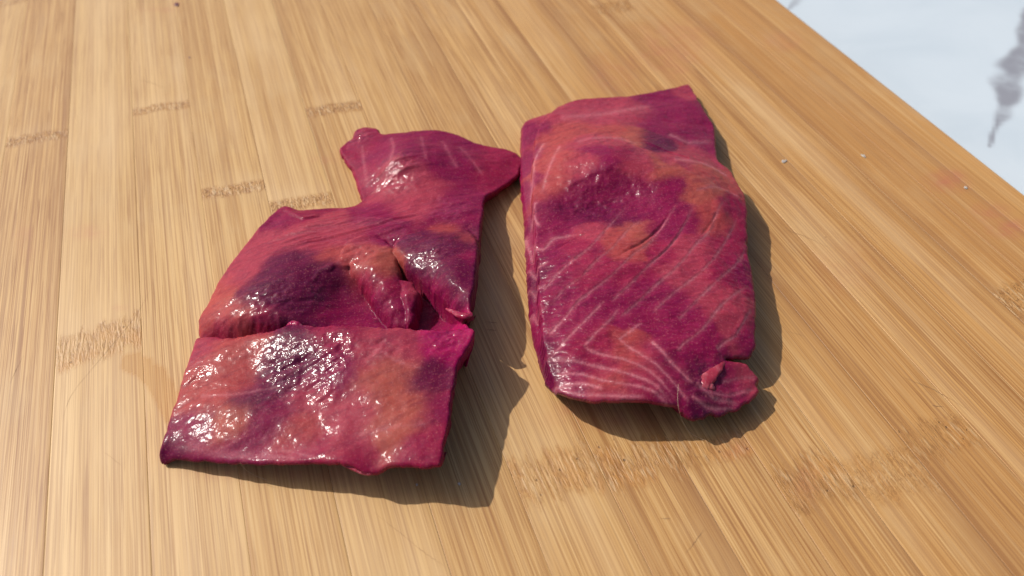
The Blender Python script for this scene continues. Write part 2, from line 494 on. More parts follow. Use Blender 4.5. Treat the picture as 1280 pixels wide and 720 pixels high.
# ------------------------------------------------------------------ the salmon pieces
MG, DP, RD = (.180, .003, .044), (.098, .0015, .031), (.225, .007, .042)
PK, OR, PO = (.288, .030, .057), (.318, .047, .046), (.320, .066, .050)
MB = (.280, .003, .066)

def build_piece(name, label, outline, interior, splats, mat, seed, lower=None, split=None, flaps=(), steps=(), lines=(), gashes=(), wet_spots=(), relief=None, wet0=0.25, line_wet=0.0, sharp=1.0, round_mm=1.0, cell=0.00036):
    outline = np.asarray(outline, float); interior = np.asarray(interior, float)
    # dense outline carrying its height
    dense = catmull(outline, 14, True)
    W = unproject(dense[:, :2], dense[:, 2] * 1e-3)
    # slightly ragged cut edge
    O = W[:, :2].copy()
    tn = np.roll(O, -1, 0) - np.roll(O, 1, 0)
    nrm = np.stack([tn[:, 1], -tn[:, 0]], 1)
    nrm /= np.maximum(np.linalg.norm(nrm, axis=1, keepdims=True), 1e-9)
    area = 0.5 * np.sum(O[:, 0] * np.roll(O[:, 1], -1) - O[:, 1] * np.roll(O[:, 0], -1))
    if area < 0:
        nrm = -nrm
    O += nrm * (0.0006 * fbm(O[:, 0] * 300, O[:, 1] * 300, seed, 4))[:, None]
    A, B = O, np.roll(O, -1, 0)
    # grid in the piece's own axes
    loc = np.array([O[:, 0].mean(), O[:, 1].mean(), 0.0])
    q = np.stack([(O - loc[:2]) @ RT[:2], (O - loc[:2]) @ HD[:2]], 1)
    lo, hi = q.min(0) - 2 * cell, q.max(0) + 2 * cell
    gx, gy = np.arange(lo[0], hi[0], cell), np.arange(lo[1], hi[1], cell)
    GX, GY = np.meshgrid(gx, gy)
    P = loc[:2] + GX.ravel()[:, None] * RT[:2] + GY.ravel()[:, None] * HD[:2]
    nx, ny = len(gx), len(gy)
    ins = inside(P, O)
    D, I, T, S = poly_dist(P, A, B)
    ok = ins | (D < 0.8 * cell)
    k = (np.arange(ny - 1)[:, None] * nx + np.arange(nx - 1)[None]).ravel()
    F = np.stack([k, k + 1, k + 1 + nx, k + nx], 1)
    F = F[ok[F].all(1)]
    snap = ~ins & ok
    P[snap] = A[I[snap]] + (B - A)[I[snap]] * T[snap][:, None]
    D = np.where(ins, D, 0.0)
    used = np.unique(F)
    remap = np.full(len(P), -1); remap[used] = np.arange(len(used))
    F = remap[F]; P = P[used]; D = D[used]; I = I[used]
    x, y = P[:, 0], P[:, 1]
    # height field
    hb = dense[I, 2] * 1e-3
    def field(pts):
        pts = np.asarray(pts, float)
        X = unproject(pts[:, :2], pts[:, 2] * 1e-3)[:, :2]
        return TPS(X, pts[:, 2] * 1e-3, 2e-4)
    if lower is None:
        z = field(np.vstack([outline, interior]))(P)
        lowmask = np.zeros(len(P))
    else:
        sp = np.asarray(split, float)
        SW = catmull(unproject(sp[:, :2], sp[:, 2] * 1e-3)[:, :2], 10, False)
        SD, SI, ST, SS = poly_dist(P, SW[:-1], SW[1:])
        sd = SD * -SS + 0.0011 * fbm(x * 210, y * 210, seed + 5, 4, .6)   # >0 on the camera side
        yo = outline[:, 1]
        oz = unproject(outline[:, :2], outline[:, 2] * 1e-3)[:, :2]
        OD, OI, OT, OS = poly_dist(oz, SW[:-1], SW[1:])
        oside = OD * -OS
        up_f = field(np.vstack([outline[oside < 0.002], interior]))
        lo_f = field(np.vstack([outline[oside > -0.002], np.asarray(lower, float)]))
        zu, zl = up_f(P), lo_f(P)
        lowmask = sstep(-0.0005, 0.0005, sd)
        cut = np.interp(SI + ST, np.linspace(0, len(SW) - 1, len(sp)), sp[:, 3]) * 1e-3
        wid = np.interp(SI + ST, np.linspace(0, len(SW) - 1, len(sp)), sp[:, 4]) * 1e-3
        zu = zu - cut * np.exp(-np.maximum(-sd, 0) ** 2 / wid ** 2)
        zl = zl - 0.0016 * np.exp(-np.maximum(sd, 0) / 0.0012)          # rounded lip of the lower slab
        z = zu + (zl - zu) * lowmask
    for poly, mids, r_mm in flaps:                      # folded layers lying on the slab, with rounded lips
        pp = np.asarray(poly, float)
        dn = catmull(pp, 8, True)
        FO = unproject(dn[:, :2], dn[:, 2] * 1e-3)[:, :2]
        near = (np.abs(P - FO.mean(0)) < np.ptp(FO, axis=0) * 0.75).all(1)
        idx = np.where(near)[0]
        q_ = P[idx] + 0.0008 * np.stack([fbm(P[idx, 0] * 300, P[idx, 1] * 300, seed + 61, 3), fbm(P[idx, 0] * 300, P[idx, 1] * 300, seed + 67, 3)], 1)
        fin = inside(q_, FO)
        idx, q_ = idx[fin], q_[fin]
        fd = poly_dist(q_, FO, np.roll(FO, -1, 0))[0]
        zf = field(np.vstack([pp, np.asarray(mids, float)]))(q_)
        rr_ = r_mm * 1e-3
        tt = np.clip(1 - fd / rr_, 0, 1)
        zf = zf - rr_ * (1 - np.sqrt(np.maximum(1 - tt * tt, 0)))
        z[idx] = np.maximum(z[idx], zf)
    def curve(pts):
        pts = np.asarray(pts, float)
        h = pts[:, 2] if pts.shape[1] > 2 else np.full(len(pts), 15.0)
        w = unproject(pts[:, :2], h * 1e-3)[:, :2]
        return catmull(w, 8, False)
    for pts, amp, decay, side in steps:                 # one-sided cliffs: folds and torn lips
        C = curve(pts)
        d, ci, ct, cs = poly_dist(P, C[:-1], C[1:])
        d = d * cs * side + 0.0003 * fbm(x * 380, y * 380, seed + 9, 2)
        s_ = (ci + ct) / (len(C) - 1)
        fade = sstep(0, 0.18, s_) * sstep(1, 0.82, s_)
        z += amp * 1e-3 * fade * np.where(d > 0, np.exp(-d / (decay * 1e-3)) * sstep(0, 0.0013, d), 0)
    fat = np.zeros(len(P)); pale = np.zeros(len(P)); wline = np.zeros(len(P))
    for pts, fw, fa, dep in lines:                      # connective-tissue lines between the flakes
        C = curve(pts)
        d, ci, ct, cs = poly_dist(P, C[:-1], C[1:])
        d = np.abs(d + 0.00025 * fbm(x * 260, y * 260, seed + 3, 3))
        s_ = (ci + ct) / (len(C) - 1)
        fade = sstep(-0.01, 0.07, s_) * sstep(1.02, 0.80, s_)
        brk = 0.80 + 0.25 * fbm(x * 160, y * 160, seed + 21, 2)
        fwv = fw * 1e-3 * (0.75 + 0.5 * (0.5 + 0.5 * fbm(x * 90, y * 90, seed + 23, 2)))
        fat = np.maximum(fat, fa * fade * brk * (0.75 * np.exp(-(d / fwv) ** 2) + 0.25 * np.exp(-(d / (3 * fwv)) ** 2)))
        z -= 0.22 * dep * 1e-3 * fade * np.exp(-((d * cs + 0.0006) / 0.0006) ** 2)
        pale = np.maximum(pale, fa * fade * np.where(cs > 0, np.exp(-np.maximum(d, 0) / 0.0030), np.exp(-(d / 0.0006) ** 2)))
        wline = np.maximum(wline, fade * np.exp(-(d / 0.0010) ** 2))
        z += 0.55 * dep * 1e-3 * fade * np.where(cs > 0, np.exp(-d / 0.0022), 0) * sstep(0, .0008, np.abs(d))
    for pts, dep, w in gashes:
        C = curve(pts)
        d, ci, ct, cs = poly_dist(P, C[:-1], C[1:])
        d = d + 0.0003 * fbm(x * 400, y * 400, seed + 33, 2)
        s_ = (ci + ct) / (len(C) - 1)
        fade = sstep(0, 0.3, s_) * sstep(1, 0.7, s_)
        z -= dep * 1e-3 * fade * np.exp(-(d / (w * 1e-3)) ** 2)
    wet = np.full(len(P), wet0)
    for px, py, r, v, h in wet_spots:
        c = unproject([(px, py)], h * 1e-3)[0, :2]
        e = unproject([(px + r, py)], h * 1e-3)[0, :2]
        R_ = np.linalg.norm(e - c)
        wet = np.maximum(wet, v * np.exp(-((P - c) ** 2).sum(1) / R_ ** 2))
    wet = np.maximum(wet, line_wet * wline)
    inner = sstep(0, 0.004, D)
    if relief:
        z += relief(x, y, P, wet) * (0.35 + 0.65 * inner)
    z += 0.0009 * fbm(x * 62, y * 62, seed + 11, 2) * inner
    z += (0.00026 * fbm(x * 150, y * 150, seed + 1, 4)) * inner
    # rounded shoulder
    r = np.minimum(round_mm * 1e-3, 0.45 * np.maximum(hb, 0.002))
    t = np.clip(1 - D / r, 0, 1)
    z -= r * (1 - np.sqrt(np.maximum(1 - t * t, 0))) * 0.8
    z = np.maximum(z, 0.0012)
    # albedo: beetroot-stained and paler flesh, blended between samples with a wobbling boundary
    wx = x + 0.0030 * fbm(x * 150, y * 150, seed + 41, 5, .6)
    wy = y + 0.0030 * fbm(x * 150, y * 150, seed + 47, 5, .6)
    Q = np.stack([wx, wy], 1)
    zs = np.array([s_[4] if len(s_) > 4 else 13.0 for s_ in splats]) * 1e-3
    SP = np.array([s_[:2] for s_ in splats], float)
    C0 = unproject(SP, zs)[:, :2]
    C1 = unproject(SP + np.array([[1.0, 0]]), zs)[:, :2]
    rad = 1.12 * np.array([s_[2] for s_ in splats]) * np.linalg.norm(C1 - C0, axis=1)
    colr = np.array([s_[3] for s_ in splats])
    col = np.empty((len(P), 3))
    for s_ in range(0, len(P), 10000):
        d2 = ((Q[s_:s_ + 10000, None] - C0[None]) ** 2).sum(2) / rad ** 2
        w = np.exp(-sharp * d2) + 1e-5 / (1 + d2) ** 3
        col[s_:s_ + 10000] = (w @ colr) / w.sum(1, keepdims=True)
    col = col + (col * 0.55 + np.array(PK) * 0.75 - col) * (0.75 * np.clip(pale, 0, 1) * (0.6 + 0.4 * fbm(x * 300, y * 300, seed + 71, 2)))[:, None]
    uu, vv = P @ RT[:2], P @ HD[:2]
    fc, fs = math.cos(math.radians(22)), math.sin(math.radians(22))
    stk = fbm((uu * fc + vv * fs) * 90, (-uu * fs + vv * fc) * 650, seed + 53, 4, .6)
    mot = fbm(x * 420, y * 420, seed + 57, 4, .6)
    kk_ = np.clip(0.42 * sstep(-0.05, 0.45, stk) + 0.35 * sstep(0.0, 0.5, mot), 0, 1)[:, None]
    col = col * (1 - kk_) + (col * np.array([.62, .42, .72])) * kk_
    kp_ = (0.30 * sstep(0.05, 0.5, -stk))[:, None]
    col = col * (1 - kp_) + (col * 0.7 + np.array(PK) * 0.4) * kp_
    # walls: boundary edges pushed down and, on the camera side, back under the slab (bias cut)
    e = np.concatenate([F[:, [0, 1]], F[:, [1, 2]], F[:, [2, 3]], F[:, [3, 0]]])
    key = np.sort(e, 1); key = key[:, 0].astype(np.int64) * len(P) + key[:, 1]
    uq, idx, cnt = np.unique(key, return_index=True, return_counts=True)
    be = e[idx[cnt == 1]]
    bv = np.unique(be)
    bmap = np.full(len(P), -1); bmap[bv] = np.arange(len(bv))
    sn = nrm.copy()
    for _ in range(60):
        sn = (np.roll(sn, 1, 0) + sn + np.roll(sn, -1, 0)) / 3
    nb = sn[I[bv]]
    fr = sstep(0.25, 0.75, -(sn @ HD[:2]))
    seg = np.linalg.norm(B - A, axis=1).mean()
    kr = max(1, int(0.010 / seg))
    fr = np.max([np.roll(fr, q_) for q_ in range(-kr, kr + 1)], axis=0)
    ker = np.hanning(2 * kr + 1); ker /= ker.sum()
    fr = np.sum([ker[q_ + kr] * np.roll(fr, q_) for q_ in range(-kr, kr + 1)], axis=0)
    front = fr[I[bv]]
    zb = z[bv]
    V = [np.c_[P, z]]; Fs = [F]
    prev = bv; n0 = len(P); K = 9
    for kk in range(1, K + 1):
        t = kk / K
        inward = 0.85 * front * zb * t ** 1.35 + 0.10 * zb * (1 - front) * t
        out = 0.0007 * math.sin(math.pi * min(1, t * 1.3)) * (1 - front)
        p = P[bv] + front[:, None] * inward[:, None] * HD[:2] - (1 - front)[:, None] * nb * inward[:, None] + nb * out[:, None]
        zz = zb * (1 - t) + 0.0002 * t
        jit = 0.00025 * fbm(P[bv, 0] * 500 + kk * 3.1, P[bv, 1] * 500, seed + 70 + kk, 2)
        V.append(np.c_[p + nb * jit[:, None], zz])
        cur = n0 + np.arange(len(bv)); n0 += len(bv)
        a, b = bmap[be[:, 0]], bmap[be[:, 1]]
        Fs.append(np.stack([prev[b], prev[a], cur[a], cur[b]], 1))
        prev = cur
    V = np.vstack(V)
    wall = lambda a_: np.concatenate([a_, np.tile(a_[bv], K)])
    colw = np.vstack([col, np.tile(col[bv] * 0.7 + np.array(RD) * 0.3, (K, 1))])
    root = bpy.data.objects.new(name, None)
    root.location = loc
    COL.objects.link(root)
    root['label'] = label; root['category'] = 'salmon'; root['group'] = 'beet-cured salmon pieces on the board'
    mesh_obj('fillet_flesh', V - loc, np.vstack(Fs), mat, root, attrs={'wet': wall(wet), 'fat': wall(fat)}, colors={'colour': colw})
    return root, loc

def shred(name, root, loc, path, radii, colour, mat, flat=0.6, seed=0, wet=0.6):
    """a torn strip of flesh: a tapered, flattened, lumpy sweep"""
    p = np.asarray(path, float)
    C = catmull(unproject(p[:, :2], p[:, 2] * 1e-3), 8, False) - loc
    rr = np.interp(np.linspace(0, 1, len(C)), np.linspace(0, 1, len(radii)), radii) * 1e-3
    t = np.gradient(C, axis=0); t /= np.linalg.norm(t, axis=1, keepdims=True)
    sd = np.cross(t, [0, 0, 1.0]); sd /= np.linalg.norm(sd, axis=1, keepdims=True)
    upv = np.cross(sd, t)
    n = 18
    th = np.linspace(0, 2 * np.pi, n, endpoint=False)
    V = []
    for i in range(len(C)):
        lump = 1 + 0.30 * fbm(np.cos(th) * 1.6 + seed, np.sin(th) * 1.6 + i * 0.35, seed, 3)
        V.append(C[i] + rr[i] * lump[:, None] * (np.cos(th)[:, None] * sd[i] + flat * np.sin(th)[:, None] * upv[i]))
    V = np.vstack(V)
    F = []
    for i in range(len(C) - 1):
        for j in range(n):
            F.append((i * n + j, i * n + (j + 1) % n, (i + 1) * n + (j + 1) % n, (i + 1) * n + j))
    F.append(tuple(range(n))[::-1]); F.append(tuple(range((len(C) - 1) * n, len(C) * n)))
    c = np.tile(np.array(colour), (len(V), 1)) * (1 + 0.25 * fbm(V[:, 0] * 400, V[:, 1] * 400, seed, 3))[:, None]
    o = mesh_obj(name, V, F, mat, root, attrs={'wet': np.full(len(V), wet), 'fat': np.clip(0.5 * fbm(V[:, 0] * 500, V[:, 1] * 500, seed + 2, 2), 0, 1)}, colors={'colour': c})
    return o

# ---- the torn piece
out_a = [(198, 568, 4), (204, 580, 1.6), (216, 575, 4), (260, 576, 6.2), (300, 578, 8.2), (345, 579, 10), (400, 578, 12), (430, 580, 13),
         (450, 587, 12), (470, 591, 11.5), (484, 584, 13), (520, 582, 14.5), (548, 582, 15), (552, 572, 15.5), (560, 530, 16.5), (566, 490, 17.5), (572, 452, 18),
         (582, 438, 18.5), (590, 424, 19), (594, 412, 19.5), (588, 406, 19), (579, 402, 14), (584, 398, 17), (590, 392, 18.5), (588, 384, 18.5), (592, 362, 19), (596, 330, 17), (600, 296, 14),
         (603, 264, 11.5), (607, 245, 9), (620, 238, 6.5), (636, 228, 5), (648, 216, 4.5), (653, 204, 4), (650, 195, 4), (638, 187, 4.5), (616, 183, 5), (598, 179, 5.5),
         (580, 171, 6), (562, 165, 6.5), (545, 162, 7), (520, 163, 7), (500, 165, 7), (478, 167, 6), (471, 160, 5), (456, 158, 4.5), (445, 162, 4), (440, 172, 4), (425, 184, 4),
         (430, 198, 4), (440, 213, 4), (447, 231, 4), (453, 249, 4), (440, 257, 4), (420, 259, 3.5), (395, 260, 4), (372, 262, 4), (357, 256, 4.5), (345, 262, 4), (329, 277, 4),
         (310, 300, 4), (290, 326, 4), (271, 355, 4.5), (259, 380, 5), (249, 396, 5.5), (249, 408, 5.5), (243, 426, 6.5), (234, 452, 7.2), (222, 490, 7), (208, 535, 6)]
in_a = [(500, 198, 14), (475, 195, 8.5), (515, 225, 11), (560, 205, 10), (610, 208, 7), (500, 258, 9), (545, 270, 12), (580, 265, 12.5), (430, 290, 10), (375, 300, 10), (400, 275, 7), (480, 290, 12), (520, 290, 13),
        (470, 320, 10), (440, 345, 10.5), (420, 347, 10.5), (500, 340, 7), (540, 330, 9), (575, 330, 9), (425, 362, 7.5), (440, 388, 5.5), (415, 392, 7.5), (460, 402, 6), (500, 375, 6), (520, 395, 5), (548, 385, 5), (575, 385, 6), (562, 402, 5),
        (380, 350, 12.5), (330, 350, 12), (300, 365, 11), (350, 385, 13), (393, 372, 10.5), (275, 390, 9.5), (300, 396, 12), (340, 398, 13), (385, 400, 10)]
flaps_a = [([(392, 352, 12), (404, 340, 12.5), (418, 334, 13), (434, 330, 13.4), (446, 312, 12.5), (425, 298, 11), (392, 300, 10.5), (368, 322, 11.5), (372, 346, 12)], [(405, 322, 12.3)], 1.6),
           ([(420, 326, 12.8), (433, 330, 13.2), (444, 348, 12), (461, 372, 10.5), (480, 396, 9), (494, 414, 8), (512, 414, 8), (517, 384, 10), (508, 354, 12), (499, 332, 13), (494, 308, 13.5), (470, 292, 12.3), (432, 300, 12)], [(462, 335, 15.4), (480, 360, 14), (495, 385, 12), (470, 312, 14.6)], 2.4),
           ([(490, 352, 12.8), (503, 346, 13.4), (517, 351, 13), (524, 366, 11.8), (521, 395, 9.8), (510, 412, 9), (503, 392, 10.4), (498, 370, 12)], [(510, 366, 14), (512, 390, 11.5)], 1.6),
           ([(489, 306, 14), (500, 324, 15), (513, 340, 14.2), (533, 356, 14), (554, 378, 13.5), (569, 395, 14), (583, 398, 17.5), (594, 390, 19), (598, 352, 19), (602, 312, 16.5), (588, 286, 13), (545, 284, 13), (505, 292, 13.2)], [(545, 322, 18.5), (575, 335, 20), (562, 358, 18.2), (578, 376, 18.5), (520, 318, 16.8)], 2.4)]
lo_a = [(255, 450, 9.2), (280, 440, 11), (330, 434, 13), (370, 424, 15.5), (410, 424, 17), (450, 420, 18), (500, 422, 18.5), (540, 420, 19), (560, 440, 18.5), (320, 465, 11), (365, 465, 13.6), (410, 462, 15.2), (460, 460, 16.6), (520, 460, 17.6), (300, 500, 11.2), (350, 500, 12.6), (400, 500, 13.8), (450, 500, 15.2), (500, 500, 16.4), (545, 500, 16.8), (270, 540, 9), (330, 545, 10.8), (400, 550, 12.6), (460, 550, 14.2), (520, 550, 15.4)]
split_a = [(240, 416, 6, 1.5, 2.5), (262, 423, 6.5, 5.5, 3.6), (300, 427, 7.5, 8.5, 4.2), (345, 421, 9.5, 8.5, 4.0), (362, 409, 13, 6, 3), (400, 410, 14.5, 2, 3), (450, 410, 16, 0, 3), (500, 411, 17, 0, 3), (545, 411, 18, 0, 3), (588, 404, 19, 0, 3)]
spl_a = [(500, 190, 22, MG, 9), (450, 172, 18, RD, 5), (560, 192, 22, MG, 9), (630, 205, 20, RD, 5), (495, 222, 20, PK, 10), (450, 225, 16, RD, 5), (520, 255, 20, PK, 10), (470, 270, 18, MG, 9), (565, 265, 20, MG, 12), (590, 300, 12, DP, 12),
         (375, 265, 14, RD, 5), (345, 275, 14, MG, 5), (400, 288, 20, PK, 9), (330, 305, 20, PK, 6), (559, 288, 10, OR, 13), (440, 300, 16, PK, 10), (480, 290, 14, MG, 11), (425, 318, 12, OR, 13), (445, 326, 14, OR, 14), (470, 332, 14, PO, 14), (490, 360, 12, RD, 13),
         (462, 350, 12, RD, 12), (550, 312, 20, DP, 16), (572, 345, 16, DP, 17), (540, 372, 14, MG, 14), (586, 300, 8, OR, 13), (588, 330, 8, MG, 14), (350, 340, 18, DP, 11), (400, 355, 22, DP, 12), (330, 372, 18, DP, 11), (300, 340, 16, PK, 8), (275, 358, 12, OR, 6), (265, 385, 14, OR, 7), (300, 400, 16, OR, 9), (285, 412, 12, RD, 8),
         (370, 392, 18, DP, 11), (425, 385, 18, MG, 9), (480, 392, 18, MG, 9), (330, 405, 12, RD, 9), (505, 385, 12, MG, 9), (515, 365, 8, PK, 13),
         (245, 440, 14, PK, 7), (285, 440, 20, OR, 11), (255, 478, 18, OR, 8), (238, 500, 14, OR, 7), (300, 468, 16, OR, 12), (335, 478, 20, DP, 13), (372, 448, 20, DP, 14), (350, 462, 18, DP, 13), (312, 492, 16, DP, 12), (420, 428, 16, RD, 15), (415, 465, 20, MG, 15), (470, 438, 20, PK, 16), (482, 472, 22, PO, 17), (502, 505, 22, PO, 17), (508, 438, 14, PK, 17), (440, 508, 20, PK, 16),
         (390, 500, 18, PK, 15), (372, 530, 18, OR, 14), (290, 522, 16, PO, 11), (325, 530, 14, MG, 12), (352, 518, 16, MG, 13), (532, 470, 16, DP, 18), (545, 432, 16, MB, 18), (580, 420, 16, MB, 19), (542, 505, 14, MG, 18), (545, 550, 16, RD, 16), (485, 540, 18, PO, 16), (430, 545, 18, PK, 15), (380, 562, 20, RD, 13), (300, 560, 18, MG, 10), (232, 538, 18, MG, 8), (214, 562, 16, DP, 5), (450, 572, 18, RD, 13), (520, 562, 16, RD, 15), (262, 505, 12, OR, 9)]

def relief_a(x, y, P, wet):
    u = (P @ RT[:2]); v = (P @ HD[:2])
    # wrinkles running up to the right across the slab
    c, s = math.cos(math.radians(24)), math.sin(math.radians(24))
    a, b = u * c + v * s, -u * s + v * c
    wr = fbm(a * 170, b * 480, 77, 3)
    wr2 = fbm(u * 420, v * 420, 78, 2)
    k = np.clip(wet - 0.12, 0, 1)
    du, dv = (P - STRIA) @ RT[:2], (P - STRIA) @ HD[:2]
    c2, s2 = math.cos(math.radians(20)), math.sin(math.radians(20))
    a2, b2 = du * c2 + dv * s2, -du * s2 + dv * c2
    stria = np.exp(-(a2 / 0.026) ** 4 - (b2 / 0.011) ** 4) * fbm(a2 * 50 + 5, b2 * 620, 79, 2)
    return 0.00060 * wr * (0.16 + 1.25 * k) + 0.00042 * wr2 * (0.16 + 1.25 * k) + 0.0007 * stria
STRIA = unproject([(430, 285)], 0.010)[0, :2]

fib_lines = []
for kx in range(7):
    fib_lines.append(([(330 + 10 * kx, 300 - 4 * kx + 3 * (kx % 2), 9), (400 + 8 * kx, 283 - 2 * kx + 5 * (kx % 3), 9), (470 + 8 * kx, 272 + 3 * kx, 10)], 0.35, 0.10, 0.55))
lines_a = fib_lines + [([(488, 170, 8), (492, 188, 10), (486, 208, 11), (483, 226, 10)], .7, .2, .25), ([(526, 172, 8), (530, 190, 10), (533, 206, 10)], .7, .16, .2), ([(552, 176, 8), (562, 195, 9), (572, 212, 9)], .8, .18, .2),
           ([(574, 184, 7), (590, 202, 8), (604, 218, 8)], .8, .18, .2), ([(452, 180, 6), (455, 205, 6), (460, 235, 6)], .7, .2, .15), ([(230, 555, 7), (300, 566, 10), (380, 568, 13)], .8, .35, .15), ([(300, 572, 10), (350, 560, 12), (400, 572, 13)], .6, .3, .1),
           ([(250, 497, 8), (300, 490, 12), (350, 478, 14)], .5, .25, .2), ([(470, 440, 16), (500, 455, 17), (530, 462, 18)], .4, .22, .1), ([(440, 540, 15), (490, 530, 17), (540, 528, 17)], .5, .2, .1)]
steps_a = [([(352, 260, 5), (375, 275, 6), (400, 272, 6)], 1.2, 2.5, 1)]
wet_a = [(500, 215, 30, 1.0, 10), (360, 462, 40, .9, 14), (415, 448, 34, .9, 15), (245, 465, 24, .75, 8), (400, 485, 26, .7, 15), (560, 262, 30, .6, 12), (340, 378, 40, .8, 12), (390, 365, 24, .7, 12), (285, 385, 24, .7, 9), (447, 172, 22, .8, 5), (560, 420, 26, .9, 18), (450, 315, 26, .7, 14), (540, 318, 26, .8, 16), (505, 300, 24, .6, 13), (470, 440, 26, .6, 16)]
fil_a, loc_a = build_piece('salmon_fillet', 'torn ragged piece of magenta beet-cured salmon with narrow neck and deep cross gash', out_a, in_a, spl_a, M_SALMON_WET, 100,
            lower=lo_a, split=split_a, flaps=flaps_a, steps=steps_a, lines=lines_a, wet_spots=wet_a, relief=relief_a, wet0=0.10)

# ---- the neat block with visible flakes
out_b = [(655, 153, 6), (652, 178, 5), (652, 230, 5), (657, 277, 5), (658, 308, 5), (660, 340, 5), (662, 378, 5.5), (666, 409, 6), (673, 437, 7), (679, 466, 8), (685, 481, 9), (698, 493, 11), (722, 500, 13), (757, 503, 14), (796, 503, 14), (823, 505, 13),
         (846, 511, 11), (851, 517, 10), (866, 525, 9), (879, 524, 8), (889, 520, 7.6), (900, 523, 7), (911, 515, 7), (921, 514, 6.5), (931, 506, 6.5), (938, 504, 6.2), (949, 491, 6.5), (944, 484, 6.6), (947, 475, 7), (937, 467, 7.2), (929, 461, 7.5), (906, 460, 8), (907, 453, 10), (935, 447, 10), (943, 437, 9.5), (943, 401, 10), (941, 358, 10), (934, 318, 10.5), (933, 288, 10.5), (932, 257, 10.5),
         (923, 237, 10), (911, 218, 9), (898, 206, 9), (895, 190, 8), (893, 163, 7), (887, 149, 6.5), (873, 127, 6), (861, 107, 5.5), (840, 112, 5.5), (817, 117, 6), (790, 123, 6.5), (763, 125, 7), (720, 128, 7), (697, 137, 7), (673, 145, 7)]
in_b = [(760, 205, 21.5), (820, 212, 21), (880, 226, 18), (700, 205, 17), (780, 165, 14.5), (850, 150, 10), (820, 185, 16), (715, 252, 14.6), (760, 252, 14.8), (790, 243, 16.5),
        (850, 255, 18), (900, 260, 16), (760, 300, 17.5), (820, 320, 17.8), (880, 330, 17), (915, 350, 15.2), (710, 350, 16), (780, 380, 17), (850, 400, 16.5), (910, 410, 14.8), (715, 440, 15.5), (780, 450, 15.8), (840, 460, 14.5), (880, 470, 12), (900, 490, 9.5), (925, 490, 8), (780, 485, 15), (870, 505, 11), (890, 445, 13.5)]
flaps_b = [([(672, 162, 10), (666, 200, 12), (666, 250, 13), (669, 300, 13.5), (672, 340, 13.8), (674, 385, 13.8), (677, 425, 13.6), (684, 455, 13), (693, 482, 12.4), (712, 512, 13.5), (757, 516, 14.5), (800, 516, 14.5), (840, 524, 12), (856, 534, 9.5), (900, 534, 7.5), (938, 520, 6.5), (964, 494, 6.5), (958, 440, 9.5), (956, 358, 10), (948, 300, 10.5), (946, 250, 10.5),
             (925, 215, 9.5), (908, 170, 7), (890, 125, 6), (870, 92, 5.5), (810, 104, 6.5), (716, 116, 8), (690, 140, 9)], [(a_, b_, h_ + 0.3) for a_, b_, h_ in in_b], 1.1)]
in_b = [(a_, b_, h_ - 1.5) for a_, b_, h_ in in_b if a_ > 705]
spl_b = [(668, 165, 14, MG, 9), (662, 195, 12, MG, 8), (660, 240, 12, MG, 8), (700, 147, 16, PK, 9), (690, 175, 18, OR, 13), (720, 162, 18, OR, 13), (745, 148, 18, PK, 12), (785, 140, 18, PK, 11), (700, 210, 18, OR, 16), (690, 235, 14, OR, 15), (740, 178, 18, PK, 17), (765, 165, 14, OR, 15), (792, 170, 12, PO, 15), (830, 126, 18, MG, 8), (855, 115, 12, PK, 6),
         (870, 150, 18, MG, 8), (830, 152, 18, MG, 11), (882, 180, 16, MG, 9), (808, 172, 9, DP, 14), (826, 182, 10, DP, 15), (868, 195, 14, PK, 13), (742, 190, 9, MG, 19), (755, 191, 8, MG, 20), (778, 196, 9, RD, 20), (720, 212, 14, PK, 17), (800, 210, 14, PK, 20), (828, 216, 14, PO, 19), (850, 205, 12, PK, 17), (882, 217, 12, OR, 16), (910, 232, 14, OR, 12), (880, 238, 12, PO, 17),
         (712, 250, 22, MG, 15), (752, 240, 22, MG, 16), (735, 260, 20, DP, 15), (770, 262, 20, DP, 16), (700, 262, 16, DP, 15), (790, 252, 20, MG, 17), (700, 275, 16, MG, 14), (680, 295, 14, MG, 13), (838, 240, 14, MG, 18), (852, 262, 14, MG, 19), (868, 250, 10, PO, 18), (892, 270, 16, OR, 16), (915, 270, 14, RD, 13), (925, 300, 16, RD, 13), (740, 288, 14, PK, 17), (772, 296, 14, OR, 19), (800, 290, 14, PO, 19), (782, 312, 14, OR, 19), (722, 312, 16, RD, 17),
         (692, 322, 16, MG, 15), (668, 350, 14, DP, 10), (700, 360, 18, MG, 16), (740, 340, 18, RD, 18), (790, 340, 16, RD, 19), (828, 312, 12, RD, 19), (820, 290, 12, MG, 19), (870, 322, 18, PK, 18), (850, 342, 16, PK, 19), (900, 330, 18, RD, 17), (930, 340, 14, MG, 13), (810, 362, 18, MG, 19), (760, 372, 18, MG, 18), (720, 392, 18, MG, 17), (850, 390, 18, MG, 18), (890, 380, 18, PK, 16), (915, 402, 16, PK, 14), (936, 420, 12, MG, 12),
         (870, 412, 16, MG, 17), (700, 420, 16, MG, 15), (680, 442, 12, DP, 10), (742, 430, 18, RD, 17), (782, 442, 18, OR, 17), (805, 452, 16, PK, 16), (752, 452, 16, RD, 16), (720, 470, 16, MG, 15), (762, 478, 16, OR, 16), (800, 480, 16, RD, 15), (832, 450, 16, MG, 15), (840, 490, 14, MG, 13), (870, 480, 16, DP, 11), (908, 492, 18, MG, 7), (936, 480, 14, PK, 7), (890, 515, 12, DP, 6), (690, 482, 12, DP, 10), (762, 498, 14, RD, 14)]
lw = .42
def L(pts, w=.33, f=.34, d=.36):
    return (pts, w, f, d)
